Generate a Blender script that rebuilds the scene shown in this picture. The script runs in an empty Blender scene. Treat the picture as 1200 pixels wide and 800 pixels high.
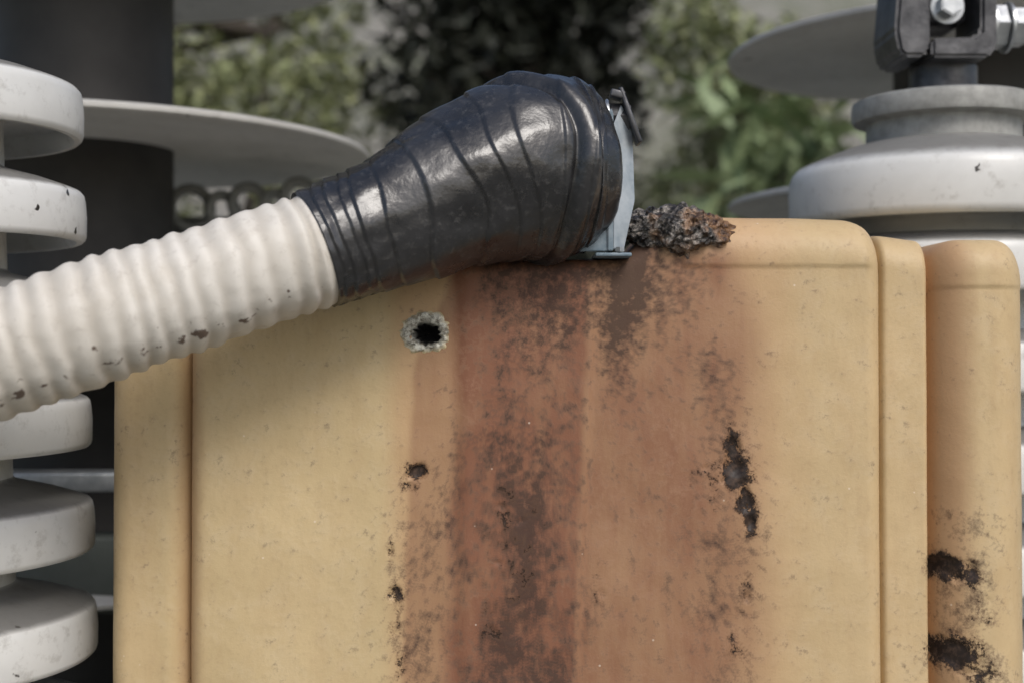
import bpy, bmesh, math, random
from mathutils import Vector, noise, Matrix
random.seed(7)
sc = bpy.context.scene
col = sc.collection
sc.view_settings.view_transform = 'Standard'
sc.view_settings.look = 'None'
sc.view_settings.exposure = 0

# ---------------------------------------------------------------- helpers
def new_obj(name, mesh, parent=None, mat=None):
    o = bpy.data.objects.new(name, mesh)
    col.objects.link(o)
    if parent: o.parent = parent
    if mat: mesh.materials.append(mat)
    return o
def empty(name, loc=(0, 0, 0)):
    e = bpy.data.objects.new(name, None)
    e.location = loc
    col.objects.link(e)
    return e
def smooth(me, on=True):
    me.polygons.foreach_set('use_smooth', [on] * len(me.polygons))
def sstep(a, b, x):
    t = max(0.0, min(1.0, (x - a) / (b - a)))
    return t * t * (3 - 2 * t)
def N(x, y, z=0.0):
    return noise.noise(Vector((x, y, z)))
def FR(x, y, z=0.0, o=4):
    return noise.fractal(Vector((x, y, z)), 0.9, 2.1, o)

class M:
    def __init__(s, name):
        s.m = bpy.data.materials.new(name); s.m.use_nodes = True
        s.nt = s.m.node_tree; s.n = s.nt.nodes; s.l = s.nt.links
        s.b = s.n['Principled BSDF']
        s.tc = s.n.new('ShaderNodeTexCoord').outputs['Object']
    def link(s, a, b): s.l.new(a, b)
    def noise(s, scale, detail=4, rough=.6, vec=None, stretch=None):
        t = s.n.new('ShaderNodeTexNoise'); t.inputs['Scale'].default_value = scale
        t.inputs['Detail'].default_value = detail; t.inputs['Roughness'].default_value = rough
        v = vec or s.tc
        if stretch:
            mp = s.n.new('ShaderNodeMapping'); mp.inputs['Scale'].default_value = stretch
            s.link(v, mp.inputs['Vector']); v = mp.outputs[0]
        s.link(v, t.inputs['Vector']); return t.outputs['Fac']
    def ramp(s, fac, a, b, ca=(0, 0, 0), cb=(1, 1, 1)):
        r = s.n.new('ShaderNodeValToRGB')
        r.color_ramp.elements[0].position = a; r.color_ramp.elements[1].position = b
        r.color_ramp.elements[0].color = (*ca, 1); r.color_ramp.elements[1].color = (*cb, 1)
        s.link(fac, r.inputs[0]); return r.outputs[0]
    def mix(s, fac, a, b, mode='MIX'):
        x = s.n.new('ShaderNodeMix'); x.data_type = 'RGBA'; x.blend_type = mode
        if isinstance(fac, (int, float)): x.inputs[0].default_value = fac
        else: s.link(fac, x.inputs[0])
        for i, v in ((6, a), (7, b)):
            if isinstance(v, tuple): x.inputs[i].default_value = (*v, 1)
            else: s.link(v, x.inputs[i])
        return x.outputs[2]
    def math(s, op, a, b=0.0):
        x = s.n.new('ShaderNodeMath'); x.operation = op
        for i, v in ((0, a), (1, b)):
            if isinstance(v, (int, float)): x.inputs[i].default_value = v
            else: s.link(v, x.inputs[i])
        return x.outputs[0]
    def attr(s, name):
        a = s.n.new('ShaderNodeAttribute'); a.attribute_name = name; return a.outputs['Fac']
    def bump(s, h, strength, dist, prev=None):
        b = s.n.new('ShaderNodeBump'); b.inputs['Strength'].default_value = strength
        b.inputs['Distance'].default_value = dist
        s.link(h, b.inputs['Height'])
        if prev: s.link(prev, b.inputs['Normal'])
        return b.outputs[0]
    def out(s, color=None, rough=None, normal=None, metal=0.0, spec=None):
        def put(k, v):
            if v is None: return
            if isinstance(v, tuple): s.b.inputs[k].default_value = (*v, 1)
            elif isinstance(v, (int, float)): s.b.inputs[k].default_value = v
            else: s.link(v, s.b.inputs[k])
        put('Base Color', color); put('Roughness', rough); put('Metallic', metal)
        if spec is not None: put('Specular IOR Level', spec)
        if normal: s.link(normal, s.b.inputs['Normal'])
        return s.m

# ---------------------------------------------------------------- materials
def mat_resin():
    m = M('aged_cast_resin')
    n1 = m.noise(5, 5, .6); n2 = m.noise(95, 4, .75); n3 = m.noise(14, 5, .65, stretch=(3, 3, .6)); n4 = m.noise(24, 6, .75)
    base = m.mix(m.ramp(n1, .35, .68), (.565, .435, .245), (.49, .375, .205))
    base = m.mix(m.math('MULTIPLY', m.ramp(n3, .46, .75), .45), base, (.44, .31, .165))
    base = m.mix(m.math('MULTIPLY', m.ramp(n4, .48, .72), .30), base, (.60, .51, .36))
    base = m.mix(m.math('MULTIPLY', m.ramp(n2, .50, .74), .26), base, (.28, .19, .11))
    base = m.mix(m.attr('warm'), base, (.45, .265, .140))
    br = m.attr('brown')
    f = m.math('MULTIPLY', br, m.math('ADD', m.math('MULTIPLY', n3, .75), .66))
    base = m.mix(m.math('MINIMUM', f, 1.0), base, (.220, .098, .056))
    base = m.mix(m.math('MULTIPLY', m.math('MULTIPLY', br, m.ramp(n2, .48, .70)), .45), base, (.42, .26, .165))
    so = m.attr('soot')
    sf = m.math('ADD', so, m.math('MULTIPLY', m.math('SUBTRACT', n2, .5), 2.1))
    sf2 = m.math('ADD', sf, m.math('MULTIPLY', m.math('SUBTRACT', n4, .5), 1.8))
    sm = m.ramp(sf2, .30, 1.0)
    base = m.mix(m.math('MULTIPLY', sm, .82), base, (.036, .022, .018))
    ch = m.attr('char')
    nc = m.noise(48, 7, .85)
    cf = m.math('ADD', ch, m.math('MULTIPLY', m.math('SUBTRACT', nc, .5), 2.4))
    cm = m.ramp(cf, .55, .63)
    ring = m.ramp(cf, .30, .60)
    base = m.mix(m.math('MULTIPLY', ring, .6), base, (.13, .065, .035))
    blk = m.mix(m.ramp(n2, .48, .68), (.014, .010, .009), (.08, .05, .035))
    base = m.mix(m.math('MULTIPLY', cm, .96), base, blk)
    v = m.n.new('ShaderNodeTexVoronoi'); v.inputs['Scale'].default_value = 48
    m.link(m.tc, v.inputs['Vector'])
    dots = m.ramp(v.outputs['Distance'], .045, .075, (1, 1, 1), (0, 0, 0))
    sep = m.n.new('ShaderNodeSeparateColor'); m.link(v.outputs['Color'], sep.inputs[0])
    sel = m.math('GREATER_THAN', sep.outputs[0], .85)
    base = m.mix(m.math('MULTIPLY', m.math('MULTIPLY', dots, sel), .4), base, (.80, .72, .60))
    nb = m.bump(n2, .30, .002)
    nb = m.bump(m.math('MULTIPLY', cm, -1.0), .8, .003, nb)
    r = m.math('ADD', m.math('MULTIPLY', sm, .2), m.math('ADD', m.math('MULTIPLY', n2, .25), .38))
    return m.out(base, r, nb, spec=.32)
def mat_porcelain(name, c1, c2, rough=.32, dirt=.5, top_dark=.8):
    m = M(name)
    n1 = m.noise(7, 5, .65); n2 = m.noise(40, 5, .7)
    base = m.mix(m.ramp(n1, .4, .7), c1, c2)
    base = m.mix(m.math('MULTIPLY', m.ramp(n2, .54, .76), dirt), base, (.22, .20, .17))
    base = m.mix(m.ramp(m.noise(28, 3, .5), .715, .73), base, (.03, .025, .02))
    g = m.n.new('ShaderNodeNewGeometry'); sp = m.n.new('ShaderNodeSeparateXYZ')
    m.link(g.outputs['Normal'], sp.inputs[0])
    up = m.math('MULTIPLY', m.ramp(m.math('ADD', sp.outputs[2], m.math('MULTIPLY', n2, .2)), .62, .98), top_dark)
    base = m.mix(up, base, (.105, .10, .092))  # upward-facing surfaces mixed towards dark grey
    return m.out(base, m.math('ADD', m.math('MULTIPLY', n2, .25), rough - .1), m.bump(n2, .06, .003), spec=.45)
def mat_simple(name, c1, c2, scale, rough, metal=0, bump=.2, bd=.002):
    m = M(name)
    n1 = m.noise(scale, 5, .65)
    return m.out(m.mix(m.ramp(n1, .35, .7), c1, c2), rough, m.bump(n1, bump, bd), metal)
def mat_conduit():
    m = M('white_conduit')
    n1 = m.noise(9, 5, .6); n2 = m.noise(70, 5, .7); n3 = m.noise(24, 5, .7)
    base = m.mix(m.ramp(n1, .35, .7), (.66, .63, .575), (.55, .515, .455))
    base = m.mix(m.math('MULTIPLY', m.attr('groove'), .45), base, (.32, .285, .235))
    base = m.mix(m.math('MULTIPLY', m.ramp(n3, .52, .75), .45), base, (.44, .395, .33))
    base = m.mix(m.math('MULTIPLY', m.ramp(n2, .55, .8), .5), base, (.30, .26, .22))
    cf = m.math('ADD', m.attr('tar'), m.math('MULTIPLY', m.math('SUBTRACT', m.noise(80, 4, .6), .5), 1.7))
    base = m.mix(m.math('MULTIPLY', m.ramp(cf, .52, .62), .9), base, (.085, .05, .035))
    return m.out(base, .55, m.bump(n2, .22, .002), spec=.25)
def mat_tape():
    m = M('black_tape')
    n1 = m.noise(14, 5, .65); n2 = m.noise(120, 4, .7)
    base = m.mix(m.ramp(n1, .35, .7), (.011, .011, .012), (.028, .028, .030))
    base = m.mix(m.math('MULTIPLY', m.ramp(n2, .54, .75), .35), base, (.15, .145, .14))
    base = m.mix(m.math('MULTIPLY', m.attr('seam'), .6), base, (.005, .005, .005))
    nb = m.bump(m.noise(30, 4, .55), .32, .005)
    nb = m.bump(n2, .18, .001, nb)
    return m.out(base, m.math('ADD', m.math('MULTIPLY', n1, .38), .10), nb, spec=.75)
def mat_crust():
    m = M('burnt_resin')
    n1 = m.noise(80, 6, .8); n2 = m.noise(22, 4, .6)
    v = m.n.new('ShaderNodeTexVoronoi'); v.inputs['Scale'].default_value = 120; m.link(m.tc, v.inputs['Vector'])
    blk = m.mix(m.ramp(n1, .48, .60), (.014, .011, .009), (.40, .36, .32))  # pale grey end of the noise paints glints onto the black
    rust = m.mix(m.ramp(n1, .40, .58), (.05, .022, .012), (.36, .19, .085))
    f = m.math('MINIMUM', m.math('ADD', m.attr('brown'), m.math('MULTIPLY', m.ramp(n2, .48, .60), .75)), 1.0)
    base = m.mix(f, blk, rust)
    nb = m.bump(v.outputs['Distance'], 1.0, .010)
    nb = m.bump(n1, .8, .005, nb)
    return m.out(base, .28, nb, spec=.8)
def mat_crater():
    m = M('crater_rim')
    n = m.noise(130, 5, .75)
    base = m.mix(m.ramp(n, .40, .58), (.74, .73, .64), (.22, .20, .16))
    base = m.mix(m.attr('outer'), base, (.62, .49, .25))
    base = m.mix(m.attr('hole'), base, (.006, .006, .006))
    return m.out(base, .7, m.bump(n, .8, .003))
def mat_leaf(name, c1, c2, c3):
    m = M(name)
    g = m.n.new('ShaderNodeNewGeometry')
    r = m.n.new('ShaderNodeValToRGB')
    r.color_ramp.elements[0].color = (*c1, 1); r.color_ramp.elements[1].color = (*c3, 1)
    e = r.color_ramp.elements.new(.6); e.color = (*c2, 1)
    m.link(g.outputs['Random Per Island'], r.inputs[0])
    base = m.mix(m.math('MULTIPLY', m.ramp(m.noise(1.6, 2, .5), .4, .65), .5), r.outputs[0], c1)
    return m.out(base, .65)
def mat_ground():
    m = M('dry_hillside_ground')
    n1 = m.noise(.5, 6, .65); n2 = m.noise(4, 6, .7)
    base = m.mix(m.ramp(n1, .4, .62), (.20, .19, .165), (.12, .13, .08))
    base = m.mix(m.ramp(n2, .45, .7), base, (.26, .25, .225))
    return m.out(base, .95, m.bump(n2, .6, .08))

RESIN = mat_resin(); CONDUIT = mat_conduit(); TAPE = mat_tape(); CRUST = mat_crust(); CRATER = mat_crater()
PORC = mat_porcelain('grey_porcelain', (.66, .66, .64), (.57, .57, .55))
DISC = mat_porcelain('grey_disc_glaze', (.56, .55, .52), (.47, .46, .43), .45, .35, .25)
DARK = mat_simple('dark_housing', (.026, .024, .022), (.040, .037, .034), 12, .6)
STEEL = mat_simple('galvanised_steel', (.55, .57, .58), (.30, .32, .34), 40, .35, .8)
GREYCAP = mat_simple('cement_grey_cap', (.36, .36, .34), (.22, .22, .205), 45, .6, .1, .4)
BLUEST = mat_simple('painted_plate', (.10, .15, .19), (.26, .31, .35), 45, .5, .1)
PALE = mat_simple('pale_plate', (.46, .50, .53), (.24, .29, .33), 30, .45, .1)
IRON = mat_simple('dark_iron', (.035, .036, .04), (.12, .12, .125), 30, .36, .5, .6)
FRAME = mat_simple('frame_steel', (.30, .31, .30), (.20, .21, .20), 12, .6, .3)
DFRAME = mat_simple('dull_green_frame', (.085, .095, .085), (.06, .068, .06), 12, .7, 0)
CONC = mat_simple('concrete', (.34, .33, .31), (.25, .24, .22), 6, .9, 0, .5, .01)
BARK = mat_simple('bark', (.030, .024, .018), (.06, .048, .036), 12, .9, 0, 1, .03)

# ---------------------------------------------------------------- generic builders
def lathe(name, prof, parent, mat, seg=96, cap=True, split=50):
    bm = bmesh.new(); rings = []
    for r, z in prof:
        rings.append([bm.verts.new((r * math.cos(2 * math.pi * i / seg), r * math.sin(2 * math.pi * i / seg), z)) for i in range(seg)])
    for a, b in zip(rings, rings[1:]):
        for i in range(seg):
            j = (i + 1) % seg
            bm.faces.new((a[i], b[i], b[j], a[j]))
    if cap:
        bm.faces.new(rings[0]); bm.faces.new(rings[-1][::-1])
    bmesh.ops.recalc_face_normals(bm, faces=bm.faces)
    me = bpy.data.meshes.new(name); bm.to_mesh(me); bm.free(); smooth(me)
    o = new_obj(name, me, parent, mat)
    o.modifiers.new('es', 'EDGE_SPLIT').split_angle = math.radians(split)
    return o
def box(name, lo, hi, parent, mat, bev=.004, rot=None, segs=3):
    c = [(a + b) / 2 for a, b in zip(lo, hi)]
    bm = bmesh.new(); bmesh.ops.create_cube(bm, size=1)
    for v in bm.verts:
        v.co = Vector([v.co[k] * (hi[k] - lo[k]) for k in range(3)])
    if bev: bmesh.ops.bevel(bm, geom=bm.edges[:], offset=bev, segments=segs, affect='EDGES', profile=.5)
    me = bpy.data.meshes.new(name); bm.to_mesh(me); bm.free(); smooth(me)
    o = new_obj(name, me, parent, mat); o.location = c
    if rot: o.rotation_euler = rot
    o.modifiers.new('es', 'EDGE_SPLIT').split_angle = math.radians(40)
    return o
def prism(name, pts, y0, y1, parent, mat, bev=.001, shear=0):
    """outline in x,z extruded through y; shear swings the right side back"""
    bm = bmesh.new()
    x0 = min(p[0] for p in pts)
    A = [bm.verts.new((x, y0 + shear * (x - x0), z)) for x, z in pts]
    B = [bm.verts.new((x, y1 + shear * (x - x0), z)) for x, z in pts]
    bm.faces.new(A); bm.faces.new(B[::-1]); n = len(A)
    for i in range(n): bm.faces.new((A[i], B[i], B[(i + 1) % n], A[(i + 1) % n]))
    bmesh.ops.recalc_face_normals(bm, faces=bm.faces)
    if bev: bmesh.ops.bevel(bm, geom=bm.edges[:], offset=bev, segments=2, affect='EDGES')
    me = bpy.data.meshes.new(name); bm.to_mesh(me); bm.free()
    return new_obj(name, me, parent, mat)
def cyl(name, loc, r, h, parent, mat, axis='Z', seg=32, bev=.002):
    bm = bmesh.new()
    bmesh.ops.create_cone(bm, cap_ends=True, segments=seg, radius1=r, radius2=r, depth=h)
    if bev: bmesh.ops.bevel(bm, geom=[e for e in bm.edges if len([f for f in e.link_faces if len(f.verts) > 4]) == 1], offset=bev, segments=2, affect='EDGES')
    me = bpy.data.meshes.new(name); bm.to_mesh(me); bm.free(); smooth(me)
    o = new_obj(name, me, parent, mat); o.location = loc
    if axis == 'X': o.rotation_euler = (0, math.pi / 2, 0)
    if axis == 'Y': o.rotation_euler = (math.pi / 2, 0, 0)
    o.modifiers.new('es', 'EDGE_SPLIT').split_angle = math.radians(35)
    return o

# ---------------------------------------------------------------- cast resin transformer
trans = empty('cast_resin_transformer')
XL, XG, XM, XR2, XR = -.478, -.380, .436, .496, .618
SEGS = [  # a, b, front y, edge y, rounding
    (XL, XG, .012, .050, .028),
    (XG, XM, .000, .030, .022),
    (XM, XR2, .020, .044, .008),
    (XR2, XR, .004, .075, .055)]
def front(x):
    for a, b, d0, dE, R in SEGS:
        if a <= x <= b:
            s = min(x - a, b - x)
            y = d0
            if s < R:
                y = d0 + (dE - d0) * (1 - math.sqrt(max(0, 1 - (1 - s / R) ** 2)))
            return y
    return .05
def rnd(s, R, drop):
    return 0 if s >= R else -drop * (1 - math.sqrt(max(0, 1 - (1 - s / R) ** 2)))
def top(x):
    if x < XG: return .035 + rnd(x - XL, .03, .03)
    if x < XM:
        t = .097 + .053 * sstep(.12, .19, x)
        t += rnd(XM - x, .044, .034) + .003 * N(x * 9, 2) - .004 * sstep(.25, .43, x)
        return t
    if x < XR2: return .128 + rnd(XR2 - x, .012, .006) - .006 * sstep(XM, XR2, x)
    return .122 + rnd(min(x - XR2, XR - x), .040, .038)
def rad(x):
    if x < XG: return .02
    if x < XM: return .018 + .032 * sstep(.12, .2, x)
    return .04
CHARS = [(-.112, -.152, .020, .013, .90), (-.120, -.170, .012, .010, .66), (-.142, -.245, .008, .020, .52), (-.135, -.295, .013, .024, .66),
         (-.137, -.335, .012, .02, .54), (-.13, -.375, .016, .03, .48), (.258, -.125, .014, .030, .90), (.262, -.155, .024, .026, .92), (.272, -.185, .014, .026, .86), (.279, -.212, .011, .024, .86),
         (.235, -.160, .03, .05, .44), (.513, -.268, .026, .020, .98), (.538, -.274, .014, .018, .88), (.520, -.368, .034, .024, .98), (.548, -.392, .022, .020, .80), (.22, -.17, .03, .04, .33),
         (-.005, -.21, .014, .03, .48), (.10, -.29, .014, .04, .38), (-.02, -.33, .02, .04, .46), (.02, -.27, .03, .05, .40), (.27, -.30, .02, .05, .40), (.26, -.36, .02, .04, .40), (.0, -.25, .05, .12, .36), (.55, -.33, .03, .05, .36)]
def stains_and_shade(x, z):
    wx = x + .012 * N(x * 6, z * 4) + .004 * N(x * 30, z * 18, 4)
    e0 = -.128 + .05 * sstep(-.05, .1, z)
    b = .52 * sstep(e0, e0 + .012, wx) + .48 * sstep(-.085, -.055, wx)
    right = 1 - sstep(.22, .32 - .04 * sstep(0, .1, z), wx + .02 * N(x * 3, z * 5, 9))
    b *= right
    b *= 1 - .26 * sstep(.086, .094, x - (.095 - z) * -.045)
    b *= sstep(.135, .085, z) if x > .17 else 1
    b *= 1 + .25 * FR(x * 9, z * 6, 7.0)
    warm = .6 * sstep(-.16, -.12, x) * (1 - .75 * sstep(.27, .37, x))
    warm += .6 * math.exp(-((x + .378) / .014) ** 2) + .70 * sstep(XR2 - .004, XR2 + .002, x) * (1 - sstep(XR2 + .02, XR2 + .060, x))  # groove shade and the right lobe's shaded flank, painted as warm brown
    warm += .15 * sstep(-.39, -.46, x)
    soot = 0
    def streak(cx, w, zt, zb, a, lean=0, ph=0):
        c = cx + lean * (zt - z)
        w2 = w * (1 + .35 * N(z * 7, ph))
        c += .012 * N(z * 5, ph + 3)
        return a * math.exp(-((x - c) / w2) ** 2) * sstep(zb - .08, zb + .08, z) * sstep(zt + .03, zt - .02, z)
    soot += streak(.035, .046, .13, -.6, .66, -.05, 1)
    soot += streak(.0, .070, -.10, -.7, .36, 0, 12)
    soot += streak(.14, .026, .17, -.06, .95, -.10, 5)
    soot += streak(.18, .060, .17, .00, .62, .05, 6)
    soot += streak(.24, .040, -.03, -.28, .62, .08, 7)
    soot += streak(-.11, .050, -.18, -.7, .44, 0, 8)
    soot += streak(.02, .10, .13, .05, .66, 0, 9)
    soot += streak(.535, .042, -.20, -.7, .50, 0, 10)
    soot += streak(.25, .040, -.22, -.7, .42, 0, 11)
    soot += streak(.08, .17, .1, -.7, .25, 0, 14)
    soot *= .75 + .5 * FR(x * 14, z * 4, 1.0)
    ch = 0
    for cx, cz, rx, rz, a in CHARS:
        ch = max(ch, a * math.exp(-((x - cx) / rx) ** 2 - ((z - cz) / rz) ** 2))
    return max(0, min(1, b)), max(0, soot), ch, max(0, min(1, warm))
def build_block():
    xs = []
    x = XL
    while x < XR: xs.append(x); x += .0025
    xs += [XR]
    for s in SEGS[1:]:
        xs += [s[0] - .0006, s[0] + .0006]
    xs = sorted(set(xs))
    zb = -.78; yb = .30
    verts = []; attrs = []
    NZ1, NZ2, NA = 16, 205, 10
    rows = NZ1 + NZ2 + NA + 8
    for x in xs:
        f = front(x); t = top(x); r = min(rad(x), .05)
        path = []
        for j in range(NZ1): path.append((f, zb + (-.42 - zb) * j / NZ1, 1))
        for j in range(NZ2): path.append((f, -.42 + (t - r + .42) * j / NZ2, 1))
        for j in range(NA):
            a = math.pi / 2 * j / NA
            path.append((f + r * (1 - math.cos(a)), t - r + r * math.sin(a), 0))
        for j in range(4): path.append((f + r + (yb - .02 - f - r) * j / 3, t, 0))
        path += [(yb, t - .02, 0), (yb, -.1, 0), (yb, -.4, 0), (yb, zb, 0)]
        for y, z, fr in path:
            if z > -.5:
                if x > .20 and x < XM: y -= .0020 * sstep(.086, .090, z) * (y < .1)
                if x > XR2: y -= .0020 * sstep(.062, .066, z) * (y < .1)
            if y < .2:
                y += -.0035 * sstep(.104, .096, x + (.095 - z) * .05) * sstep(-.07, -.05, x)
                y += .0022 * N(x * 8, z * 8, 3) + .0006 * N(x * 35, z * 35, 3)
                d = math.hypot(x + .100, z - .010)
                y += .045 * sstep(.019, .012, d)
                b, s, c, w = stains_and_shade(x, z)
                y += .005 * sstep(.5, .95, c + .5 * N(x * 60, z * 60))
            else:
                b = s = c = w = 0
            xx = x * (1 + .012 * (.1 - z))
            verts.append((xx, y, z)); attrs.append((b, s, c, w))
    faces = []
    nx = len(xs)
    for i in range(nx - 1):
        for j in range(rows - 1):
            a = i * rows + j
            faces.append((a, a + rows, a + rows + 1, a + 1))
    faces.append(tuple(range(rows)))
    faces.append(tuple(range((nx - 1) * rows, nx * rows))[::-1])
    me = bpy.data.meshes.new('resin_body'); me.from_pydata(verts, [], faces); me.update()
    for k, nm in enumerate(('brown', 'soot', 'char', 'warm')):
        at = me.attributes.new(nm, 'FLOAT', 'POINT'); at.data.foreach_set('value', [a[k] for a in attrs])
    smooth(me)
    me.polygons[-1].use_smooth = False; me.polygons[-2].use_smooth = False
    return new_obj('resin_body', me, trans, RESIN)
build_block()

def crater():
    prof = [(.034, .003, 0, 1), (.030, -.001, 0, .9), (.0265, -.003, 0, .3), (.0235, -.0050, 0, 0), (.0205, -.0055, 0, 0), (.0175, -.003, 0, 0), (.0150, .002, .7, 0), (.013, .010, 1, 0), (.010, .024, 1, 0), (.004, .036, 1, 0), (.0005, .038, 1, 0)]
    seg = 72; V = []; H = []; O = []
    for k, (r, y, h, o) in enumerate(prof):
        for i in range(seg):
            a = 2 * math.pi * i / seg
            rr = r * (1 + .16 * N(1.2 * math.cos(a), 1.2 * math.sin(a), k * .2) + (.08 if k < 3 else .30) * N(4 * math.cos(a), 4 * math.sin(a), k * .5))
            V.append((rr * math.cos(a) * 1.06, y + .0034 * N(5 * math.cos(a), 5 * math.sin(a), k) * (0 < k < 6), rr * .84 * math.sin(a) + (-.001 if k > 4 else 0))); H.append(h); O.append(o)
    F = []
    for k in range(len(prof) - 1):
        for i in range(seg):
            j = (i + 1) % seg
            F.append((k * seg + i, k * seg + j, (k + 1) * seg + j, (k + 1) * seg + i))
    me = bpy.data.meshes.new('burn_hole'); me.from_pydata(V, [], F); me.update(); smooth(me)
    at = me.attributes.new('hole', 'FLOAT', 'POINT'); at.data.foreach_set('value', H)
    at = me.attributes.new('outer', 'FLOAT', 'POINT'); at.data.foreach_set('value', O)
    o = new_obj('burn_hole', me, trans, CRATER); o.location = (-.100, .002, .010)
crater()

def crust():
    bm = bmesh.new(); bmesh.ops.create_icosphere(bm, subdivisions=6, radius=1)
    lay = bm.verts.layers.float.new('brown')
    for v in bm.verts:
        p = v.co.copy()
        u = p.x
        hz = .028 * (1 + .05 * u)
        q = Vector((p.x * .067, p.y * .045, p.z * hz))
        if p.z < 0: q.z *= 1.0 - .55 * (1 - sstep(-1.0, 0, u))
        n = noise.fractal(q * 50, 1.0, 2.0, 4) * .007 + abs(noise.noise(q * 110)) * .010
        q += p.normalized() * n
        q.z += -.06 * q.x
        v.co = q
        v[lay] = min(1, sstep(.45, .75, u + .3 * noise.noise(q * 80)) + .8 * sstep(-.30, -.65, p.z) * sstep(-.3, .4, u))
    me = bpy.data.meshes.new('burnt_crust'); bm.to_mesh(me); bm.free(); smooth(me)
    o = new_obj('burnt_crust', me, trans, CRUST); o.location = (.196, .026, .128)
crust()
box('base_channel', (-.50, -.02, -.86), (.66, .34, -.782), trans, FRAME, .006)
for i, x in enumerate((-.42, .50)):
    box(f'support_post_{i+1}', (x - .05, .10, -1.60), (x + .05, .20, -.862), trans, FRAME, .006)

# ---------------------------------------------------------------- cable with tape boot
def catmull(P, n):
    out = []
    for i in range(len(P) - 1):
        p0 = P[max(i - 1, 0)]; p1 = P[i]; p2 = P[i + 1]; p3 = P[min(i + 2, len(P) - 1)]
        for k in range(n):
            t = k / n
            out.append([.5 * (2 * b + (c - a) * t + (2 * a - 5 * b + 4 * c - d) * t * t + (3 * b - a - 3 * c + d) * t ** 3) for a, b, c, d in zip(p0, p1, p2, p3)])
    out.append(list(P[-1])); return out
def tube(name, pts, seg, fn, parent, mat, step, attrs=()):
    C = catmull(pts, 40)
    D = [0]
    for a, b in zip(C, C[1:]): D.append(D[-1] + (Vector(a[:3]) - Vector(b[:3])).length)
    L = D[-1]; n = int(L / step); S = []; k = 0
    for i in range(n + 1):
        s = L * i / n
        while k < len(D) - 2 and D[k + 1] < s: k += 1
        t = (s - D[k]) / max(1e-9, D[k + 1] - D[k])
        S.append([a + (b - a) * t for a, b in zip(C[k], C[k + 1])] + [s])
    V = []; A = [[] for _ in attrs]
    up = Vector((0, 0, 1))
    for i, p in enumerate(S):
        c = Vector(p[:3]); a = Vector(S[max(i - 3, 0)][:3]); b = Vector(S[min(i + 3, n)][:3])
        T = (b - a).normalized(); X = T.cross(up).normalized(); Y = X.cross(T)
        for j in range(seg):
            th = 2 * math.pi * j / seg
            r, sh, at = fn(p[4], L, th, p[3])
            V.append(c + (X * math.cos(th) + Y * math.sin(th)) * r + T * sh)
            for q, v in zip(A, at): q.append(v)
    F = []
    for i in range(n):
        for j in range(seg):
            k2 = (j + 1) % seg
            F.append((i * seg + j, i * seg + k2, (i + 1) * seg + k2, (i + 1) * seg + j))
    F.append(tuple(range(seg))[::-1]); F.append(tuple(range(n * seg, (n + 1) * seg)))
    me = bpy.data.meshes.new(name); me.from_pydata(V, [], F); me.update(); smooth(me)
    for nm, v in zip(attrs, A):
        at = me.attributes.new(nm, 'FLOAT', 'POINT'); at.data.foreach_set('value', v)
    return new_obj(name, me, parent, mat)
cable = empty('high_voltage_cable')
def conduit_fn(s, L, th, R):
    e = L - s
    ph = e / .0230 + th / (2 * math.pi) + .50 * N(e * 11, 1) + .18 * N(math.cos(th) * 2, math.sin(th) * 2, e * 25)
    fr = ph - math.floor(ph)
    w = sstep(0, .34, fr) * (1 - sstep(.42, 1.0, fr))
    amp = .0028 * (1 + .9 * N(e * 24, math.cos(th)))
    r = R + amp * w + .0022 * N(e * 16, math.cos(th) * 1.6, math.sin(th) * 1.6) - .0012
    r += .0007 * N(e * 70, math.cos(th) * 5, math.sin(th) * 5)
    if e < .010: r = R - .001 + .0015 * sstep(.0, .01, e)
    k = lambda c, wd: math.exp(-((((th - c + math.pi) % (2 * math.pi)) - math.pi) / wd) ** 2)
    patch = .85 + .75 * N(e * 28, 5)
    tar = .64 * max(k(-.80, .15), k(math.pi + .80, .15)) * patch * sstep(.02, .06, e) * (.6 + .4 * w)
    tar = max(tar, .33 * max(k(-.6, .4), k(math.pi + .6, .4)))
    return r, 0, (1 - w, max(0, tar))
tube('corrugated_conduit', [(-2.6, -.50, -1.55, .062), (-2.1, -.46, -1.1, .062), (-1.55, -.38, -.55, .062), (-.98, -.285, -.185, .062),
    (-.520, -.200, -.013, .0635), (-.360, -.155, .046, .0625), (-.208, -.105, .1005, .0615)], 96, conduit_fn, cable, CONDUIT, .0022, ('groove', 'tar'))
wraps = []
random.seed(11)
s = -.03
while s < .6:
    wd = random.uniform(.010, .018) if s < .05 else random.uniform(.026, .050)
    wraps.append((s, wd, random.uniform(.0018, .0032))); s += wd
def tape_fn(s, L, th, R):
    q = s + .014 * math.cos(th + .6) + .006 * math.sin(2 * th + s * 30) + .010 * N(math.cos(th) * 1.5, math.sin(th) * 1.5, s * 12)
    h = 0; seam = 0
    for a, w, am in wraps:
        if a <= q < a + w:
            t = (q - a) / w
            h = am * (1 - t) * sstep(0, .07, t) * (1 + .8 * N(math.cos(th) * 2, math.sin(th) * 2, a * 40))
            seam = max(0, 1 - (1 - t) * w / .0025)
            break
    big = sstep(.12, .2, s)
    r = R + h
    r += .0040 * N(math.cos(th) * 1.6, math.sin(th) * 1.6, s * 12) * (1 + .5 * big)
    r += .0018 * N(math.cos(th) * 4, math.sin(th) * 4, s * 35)
    f = s - (.255 + .030 * math.cos(th + .2) + .008 * math.sin(3 * th))
    r += -.006 * math.exp(-(f / .005) ** 2) + .006 * math.exp(-((f - .015) / .012) ** 2)
    seam = max(seam, math.exp(-(f / .004) ** 2))
    return r, 0, (seam,)
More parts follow.
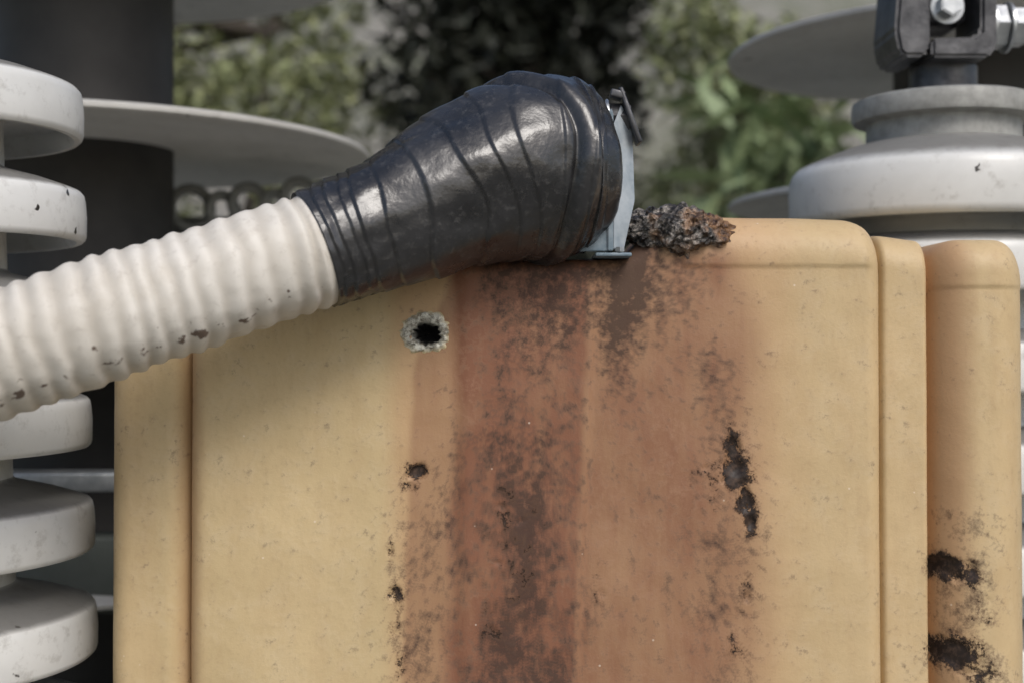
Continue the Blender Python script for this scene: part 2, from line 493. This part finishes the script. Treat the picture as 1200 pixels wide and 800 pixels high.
tube('black_tape_wrap', [(-.214, -.107, .0985, .0635), (-.155, -.085, .1225, .0695), (-.105, -.067, .147, .0785), (-.055, -.045, .174, .0895), (-.005, -.025, .194, .1010),
    (.035, -.008, .2000, .1060), (.063, .004, .2020, .1050), (.086, .010, .2030, .0960), (.099, .012, .2035, .0830), (.106, .014, .204, .062)], 144, tape_fn, cable, TAPE, .0014, ('seam',))

# ---------------------------------------------------------------- terminal plate
term = empty('terminal_plate')
prism('blue_gusset', [(.070, .1035), (.108, .150), (.116, .150), (.116, .1035)], -.026, -.021, term, BLUEST)
prism('flag_plate', [(.117, .106), (.117, .250), (.127, .275), (.141, .250), (.144, .165), (.130, .106)], -.022, -.016, term, PALE, .001, .9)
prism('edge_strip', [(.110, .104), (.110, .262), (.114, .268), (.1165, .262), (.1165, .104)], -.030, .050, term, BLUEST, .001)
box('foot_angle', (.096, -.028, .0975), (.138, .050, .1020), term, BLUEST, .0015)
cyl('bolt', (.126, .004, .262), .018, .026, term, IRON, 'X', 6)
cyl('washer', (.111, .004, .262), .022, .004, term, STEEL, 'X', 32, .001)
box('clip', (.134, -.020, .228), (.140, .012, .296), term, IRON, .002, (0, math.radians(-20), 0))
box('clip_arm', (.114, -.020, .282), (.131, .006, .291), term, IRON, .002, (0, math.radians(12), 0))
cyl('foot_bolt', (.124, -.024, .1055), .006, .006, term, STEEL, 'Z', 6, .001)

# ---------------------------------------------------------------- porcelain post insulators
def post_profile(zs, core, rim, h, slope_top, bottom):
    out = []
    for z in zs:
        out += [(core, z + slope_top + .004), (core + .004, z + slope_top), (core + (rim - core) * .55, z + h * .72), (rim - .012, z + h * .54), (rim - .005, z + h * .49), (rim - .0015, z + h * .42), (rim, z + h * .30),
                (rim + .001, z), (rim, z - h * .38), (rim - .0015, z - h * .45), (rim - .005, z - h * .50), (rim - .012, z - h * .50), (rim - .018, z - h * .38), (rim - .022, z - h * .10),
                (core + (rim - core) * .4, z + h * .05), (core + .006, z), (core, z - h * .15)]
    out.append((core, bottom))
    return out
ins1 = empty('porcelain_insulator', (-.732, .08, 0))
zs = [.282 - .1295 * k for k in range(0, 13)]
lathe('sheds', [(.05, .352), (.10, .352), (.104, .346)] + post_profile(zs, .104, .200, .064, .060, -1.40), ins1, PORC, split=40)
lathe('stem', [(.075, .44), (.080, .436), (.080, .353)], ins1, GREYCAP)
lathe('base_flange', [(.16, -1.45), (.16, -1.40), (.12, -1.395), (.11, -1.34)], ins1, STEEL)
lathe('footing', [(.24, -1.62), (.24, -1.47), (.22, -1.452)], ins1, CONC)
ins1.rotation_euler = (0, math.radians(-1.6), 0)

ins2 = empty('porcelain_insulator', (.6565, .45, 0))
P = [(.114, .300), (.150, .290), (.200, .270), (.217, .262), (.225, .253), (.2285, .243), (.2300, .225), (.2295, .188), (.227, .180), (.220, .175), (.208, .177), (.198, .184), (.160, .186), (.130, .180), (.122, .172)]
zz = [.105, -.035, -.175, -.315, -.455, -.595, -.735, -.875, -1.01, -1.15, -1.28]
P += post_profile(zz, .120, .214, .070, .050, -1.42)
lathe('sheds', P, ins2, PORC)
lathe('cap_flange', [(.02, .3655), (.126, .3655), (.1340, .362), (.1350, .356), (.1350, .338), (.133, .333), (.118, .331), (.1135, .329), (.1135, .300)], ins2, GREYCAP, split=35)
lathe('base_flange', [(.18, -1.47), (.18, -1.42), (.13, -1.415)], ins2, STEEL)
lathe('footing', [(.25, -1.62), (.25, -1.49), (.23, -1.472)], ins2, CONC)

cl = empty('conductor_clamp')
prism('left_jaw', [(.566, .424), (.560, .455), (.566, .53), (.574, .66), (.608, .66), (.612, .470), (.612, .424), (.604, .416), (.574, .416)], .37, .49, cl, IRON, .006)
prism('strap', [(.612, .414), (.612, .442), (.676, .444), (.684, .454), (.684, .66), (.708, .66), (.708, .43), (.696, .414)], .365, .48, cl, IRON, .005)
box('conductor_block', (.614, .40, .472), (.676, .50, .66), cl, IRON, .010)
cyl('clamp_screw', (.645, .388, .495), .018, .03, cl, STEEL, 'Y', 6)
cyl('clamp_washer', (.645, .398, .495), .025, .006, cl, STEEL, 'Y', 32, .001)
cyl('bolt', (.755, .42, .470), .012, .110, cl, STEEL, 'X', 24)
cyl('washer_ring', (.713, .42, .470), .040, .006, cl, STEEL, 'X', 40, .001)
cyl('nut', (.727, .42, .470), .034, .020, cl, STEEL, 'X', 6)
cyl('second_washer', (.741, .42, .470), .038, .005, cl, STEEL, 'X', 40, .001)
cyl('nut_outer', (.757, .42, .470), .030, .022, cl, STEEL, 'X', 6)
cyl('stem', (.6565, .45, .391), .050, .050, cl, IRON, 'Z', 40)
cyl('conductor_bar', (.645, .46, .95), .035, .60, cl, STEEL, 'Z', 32)

# ---------------------------------------------------------------- dark columns with wide discs
def disc_col(loc, core, R, zs):
    e = empty('disc_insulator', loc)
    lathe('housing', [(core, 1.6), (core, -1.6)], e, DARK)
    for k, z in enumerate(zs):
        lathe(f'disc_{k+1}', [(core + .002, z + .052), (core + (R - core) * .5, z + .030), (R - .02, z + .008), (R - .004, z + .004), (R, z), (R - .001, z - .006), (R - .008, z - .009),
                              (R - .05, z - .008), (core + (R - core) * .5, z + .008), (core + .03, z + .010), (core + .002, z + .002)], e, DISC, 128, cap=False)
    return e
disc_col((-.833, 1.0, 0), .167, .55, [1.15, .7625, .370, -.02, -.41, -.80, -1.19])
disc_col((.883, 1.0, 0), .133, .455, [1.14, .85, .560, .270, -.02, -.31, -.60, -.89, -1.18])

ch = empty('shackle_fitting')
def torus(name, loc, R, r, rot, parent, mat):
    V = []; F = []; A, B = 40, 14
    for i in range(A):
        a = 2 * math.pi * i / A
        for j in range(B):
            b = 2 * math.pi * j / B
            V.append(((R + r * math.cos(b)) * math.cos(a), (R + r * math.cos(b)) * math.sin(a), r * math.sin(b)))
    for i in range(A):
        for j in range(B):
            F.append((i * B + j, ((i + 1) % A) * B + j, ((i + 1) % A) * B + (j + 1) % B, i * B + (j + 1) % B))
    me = bpy.data.meshes.new(name); me.from_pydata(V, [], F); me.update(); smooth(me)
    o = new_obj(name, me, parent, mat); o.location = loc; o.rotation_euler = rot
y0 = 1.15
for k, (x, z, R) in enumerate(((-.665, .275, .040), (-.60, .272, .030), (-.545, .285, .034), (-.49, .280, .026), (-.44, .300, .030), (-.39, .300, .022))):
    torus(f'link_{k+1}', (x, y0, z), R, .011, (math.pi / 2, 0, .5 * (k % 2) + .2), ch, FRAME)
box('cross_arm', (-.78, 1.19, .10), (-.20, 1.27, .262), ch, FRAME, .006)
box('cross_arm_post', (-.60, 1.28, -1.6), (-.50, 1.36, .262), ch, FRAME, .006)
fr = empty('steel_support_frame')
box('cross_rail', (-1.6, .50, -.235), (-.55, .56, -.205), fr, STEEL, .004)
box('lower_rail', (-1.6, .52, -.43), (-.30, .60, -.31), fr, DFRAME, .004)
box('post', (-1.55, .61, -1.6), (-1.45, .69, .0), fr, FRAME, .004)
box('post_2', (-.50, .61, -1.6), (-.40, .69, -.2), fr, DFRAME, .004)

# ---------------------------------------------------------------- ground + hill
def ground():
    def axis(a, b, n, p=2.2):
        out = []
        for i in range(n + 1):
            t = -1 + 2 * i / n
            out.append((a + b) / 2 + (b - a) / 2 * (abs(t) ** p) * (1 if t > 0 else -1))
        return out
    xs = axis(-300, 300, 140); ys = axis(-300, 320, 160)
    V = []
    for y in ys:
        for x in xs:
            h = 0
            if y > 6:
                h = 16 * (1 - math.exp(-(y - 6) * .75 / 16)) + .9 * FR(x * .22, y * .22, 0, 5) * sstep(6, 9, y)
            V.append((x, y, -1.6 + h + .02 * N(x, y)))
    n = len(xs); F = [(j * n + i, j * n + i + 1, (j + 1) * n + i + 1, (j + 1) * n + i) for j in range(len(ys) - 1) for i in range(n - 1)]
    me = bpy.data.meshes.new('ground'); me.from_pydata(V, [], F); me.update(); smooth(me)
    new_obj('ground', me, None, mat_ground())
ground()

# ---------------------------------------------------------------- plants
def leaves_mesh(name, clumps, parent, mat, size, n, aspect=.45, seed=1):
    rg = random.Random(seed); V = []; F = []
    tot = sum(c[3] ** 2 for c in clumps)
    for cx, cy, cz, R in clumps:
        for _ in range(int(n * R * R / tot)):
            while True:
                d = Vector((rg.uniform(-1, 1), rg.uniform(-1, 1), rg.uniform(-1, 1)))
                if d.length <= 1: break
            d = d.normalized() * (d.length ** .55)
            p = Vector((cx, cy, cz)) + d * R
            s = size * rg.uniform(.5, 1.4)
            u = Vector((rg.gauss(0, 1), rg.gauss(0, 1), rg.gauss(-.3, .7))).normalized()
            w = u.cross(Vector((rg.gauss(0, .5), rg.gauss(0, .5), 1))).normalized() * s * aspect
            u = u * s
            k = len(V)
            V += [p, p + u * .5 + w * .5, p + u, p + u * .5 - w * .5]
            F.append((k, k + 1, k + 2, k + 3))
    me = bpy.data.meshes.new(name); me.from_pydata(V, [], F); me.update()
    return new_obj(name, me, parent, mat)
def limb(V, F, a, b, ra, rb, seg=8):
    T = (b - a).normalized(); X = T.orthogonal().normalized(); Y = T.cross(X); k = len(V)
    for c, r in ((a, ra), (b, rb)):
        for i in range(seg):
            t = 2 * math.pi * i / seg; V.append(c + X * math.cos(t) * r + Y * math.sin(t) * r)
    for i in range(seg):
        j = (i + 1) % seg; F.append((k + i, k + j, k + seg + j, k + seg + i))
def plant(name, x, y, zb, clumps, mat, size, n, trunk=.06, aspect=.45, seed=1):
    e = empty(name); rg = random.Random(seed + 50)
    V = []; F = []
    base = Vector((x, y, zb)); prev = base; zt = max(c[2] for c in clumps)
    nodes = [base]
    for i in range(5):
        p = Vector((x + rg.uniform(-.12, .12), y + rg.uniform(-.1, .1), zb + (zt - zb) * (i + 1) / 6))
        limb(V, F, prev, p, trunk * (1 - i * .15), trunk * (1 - (i + 1) * .15)); prev = p; nodes.append(p)
    for c in clumps:
        t = Vector(c[:3]); nd = min(nodes[1:], key=lambda q: (q - t).length + (2 if q.z > t.z else 0))
        mid = (nd + t) / 2 + Vector((rg.uniform(-.1, .1), 0, -.1))
        limb(V, F, nd, mid, trunk * .4, trunk * .28); limb(V, F, mid, t, trunk * .28, trunk * .12)
    me = bpy.data.meshes.new('trunk'); me.from_pydata(V, [], F); me.update(); smooth(me)
    new_obj('trunk', me, e, BARK)
    leaves_mesh('foliage', clumps, e, mat, size, n, aspect, seed)
LG = mat_leaf('sunlit_leaves', (.14, .16, .075), (.24, .265, .12), (.38, .39, .21))  # sunlit brightness is lifted in the leaf colour itself
LD = mat_leaf('shaded_leaves', (.018, .020, .014), (.028, .032, .021), (.048, .053, .036))  # near-black greens paint the shade of the middle zone into the leaves
LM = mat_leaf('broad_leaves', (.16, .20, .10), (.25, .32, .16), (.38, .45, .27))
def cl_rand(seed, n, xr, yr, zr, rr):
    g = random.Random(seed)
    return [(g.uniform(*xr), g.uniform(*yr), g.uniform(*zr), g.uniform(*rr)) for _ in range(n)]
plant('leafy_bush', -1.6, 6.2, -1.6, cl_rand(1, 26, (-3.2, -.85), (5.8, 7.0), (.2, 2.6), (.25, .5)), LG, .08, 13000, .07, .5, 1)
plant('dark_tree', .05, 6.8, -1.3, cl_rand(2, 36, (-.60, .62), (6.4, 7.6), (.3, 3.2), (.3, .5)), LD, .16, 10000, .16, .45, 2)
plant('leafy_bush', 1.3, 6.4, -1.6, cl_rand(3, 18, (.80, 1.9), (6.0, 7.0), (.2, 1.95), (.18, .38)), LG, .08, 6500, .05, .5, 3)
plant('broadleaf_shrub', 1.6, 5.6, -1.6, cl_rand(4, 8, (1.15, 1.75), (5.2, 5.8), (.5, 1.35), (.18, .28)), LM, .36, 260, .04, .22, 4)
plant('leafy_bush', 3.2, 6.6, -1.6, cl_rand(5, 22, (2.5, 4.5), (6.0, 7.4), (-.6, 1.6), (.3, .5)), LG, .10, 4000, .06, .5, 5)
plant('leafy_bush', -4.6, 6.6, -1.6, cl_rand(6, 22, (-5.8, -3.5), (6.0, 7.4), (-.6, 2.2), (.3, .55)), LG, .10, 4000, .06, .5, 6)

# ---------------------------------------------------------------- light
SUN_EL, SUN_AZ = 45, 26
w = bpy.data.worlds.new('World'); sc.world = w; w.use_nodes = True
nt = w.node_tree; bg = nt.nodes['Background']
sky = nt.nodes.new('ShaderNodeTexSky'); sky.sky_type = 'NISHITA'; sky.sun_disc = False
sky.sun_elevation = math.radians(SUN_EL); sky.sun_rotation = math.radians(180 - SUN_AZ)
sky.air_density = 1.0; sky.dust_density = 3.0
nt.links.new(sky.outputs[0], bg.inputs[0]); bg.inputs[1].default_value = .145
sl = bpy.data.lights.new('sun', 'SUN'); sl.energy = 1.8; sl.angle = math.radians(24); sl.color = (1, .98, .95)
so = bpy.data.objects.new('sun', sl); col.objects.link(so)
el, az = math.radians(SUN_EL), math.radians(SUN_AZ)
d = Vector((math.sin(az) * math.cos(el), -math.cos(az) * math.cos(el), math.sin(el)))
so.rotation_euler = d.to_track_quat('Z', 'Y').to_euler()

# ---------------------------------------------------------------- camera
cd = bpy.data.cameras.new('camera'); cam = bpy.data.objects.new('camera', cd); col.objects.link(cam)
cam.location = (0, -1.5, 0); cam.rotation_euler = (math.pi / 2, 0, 0)
cd.sensor_width = 36; cd.lens = 45; cd.clip_start = .02; cd.clip_end = 1500
cd.dof.use_dof = True; cd.dof.focus_distance = 1.48; cd.dof.aperture_fstop = 2.6
sc.camera = cam
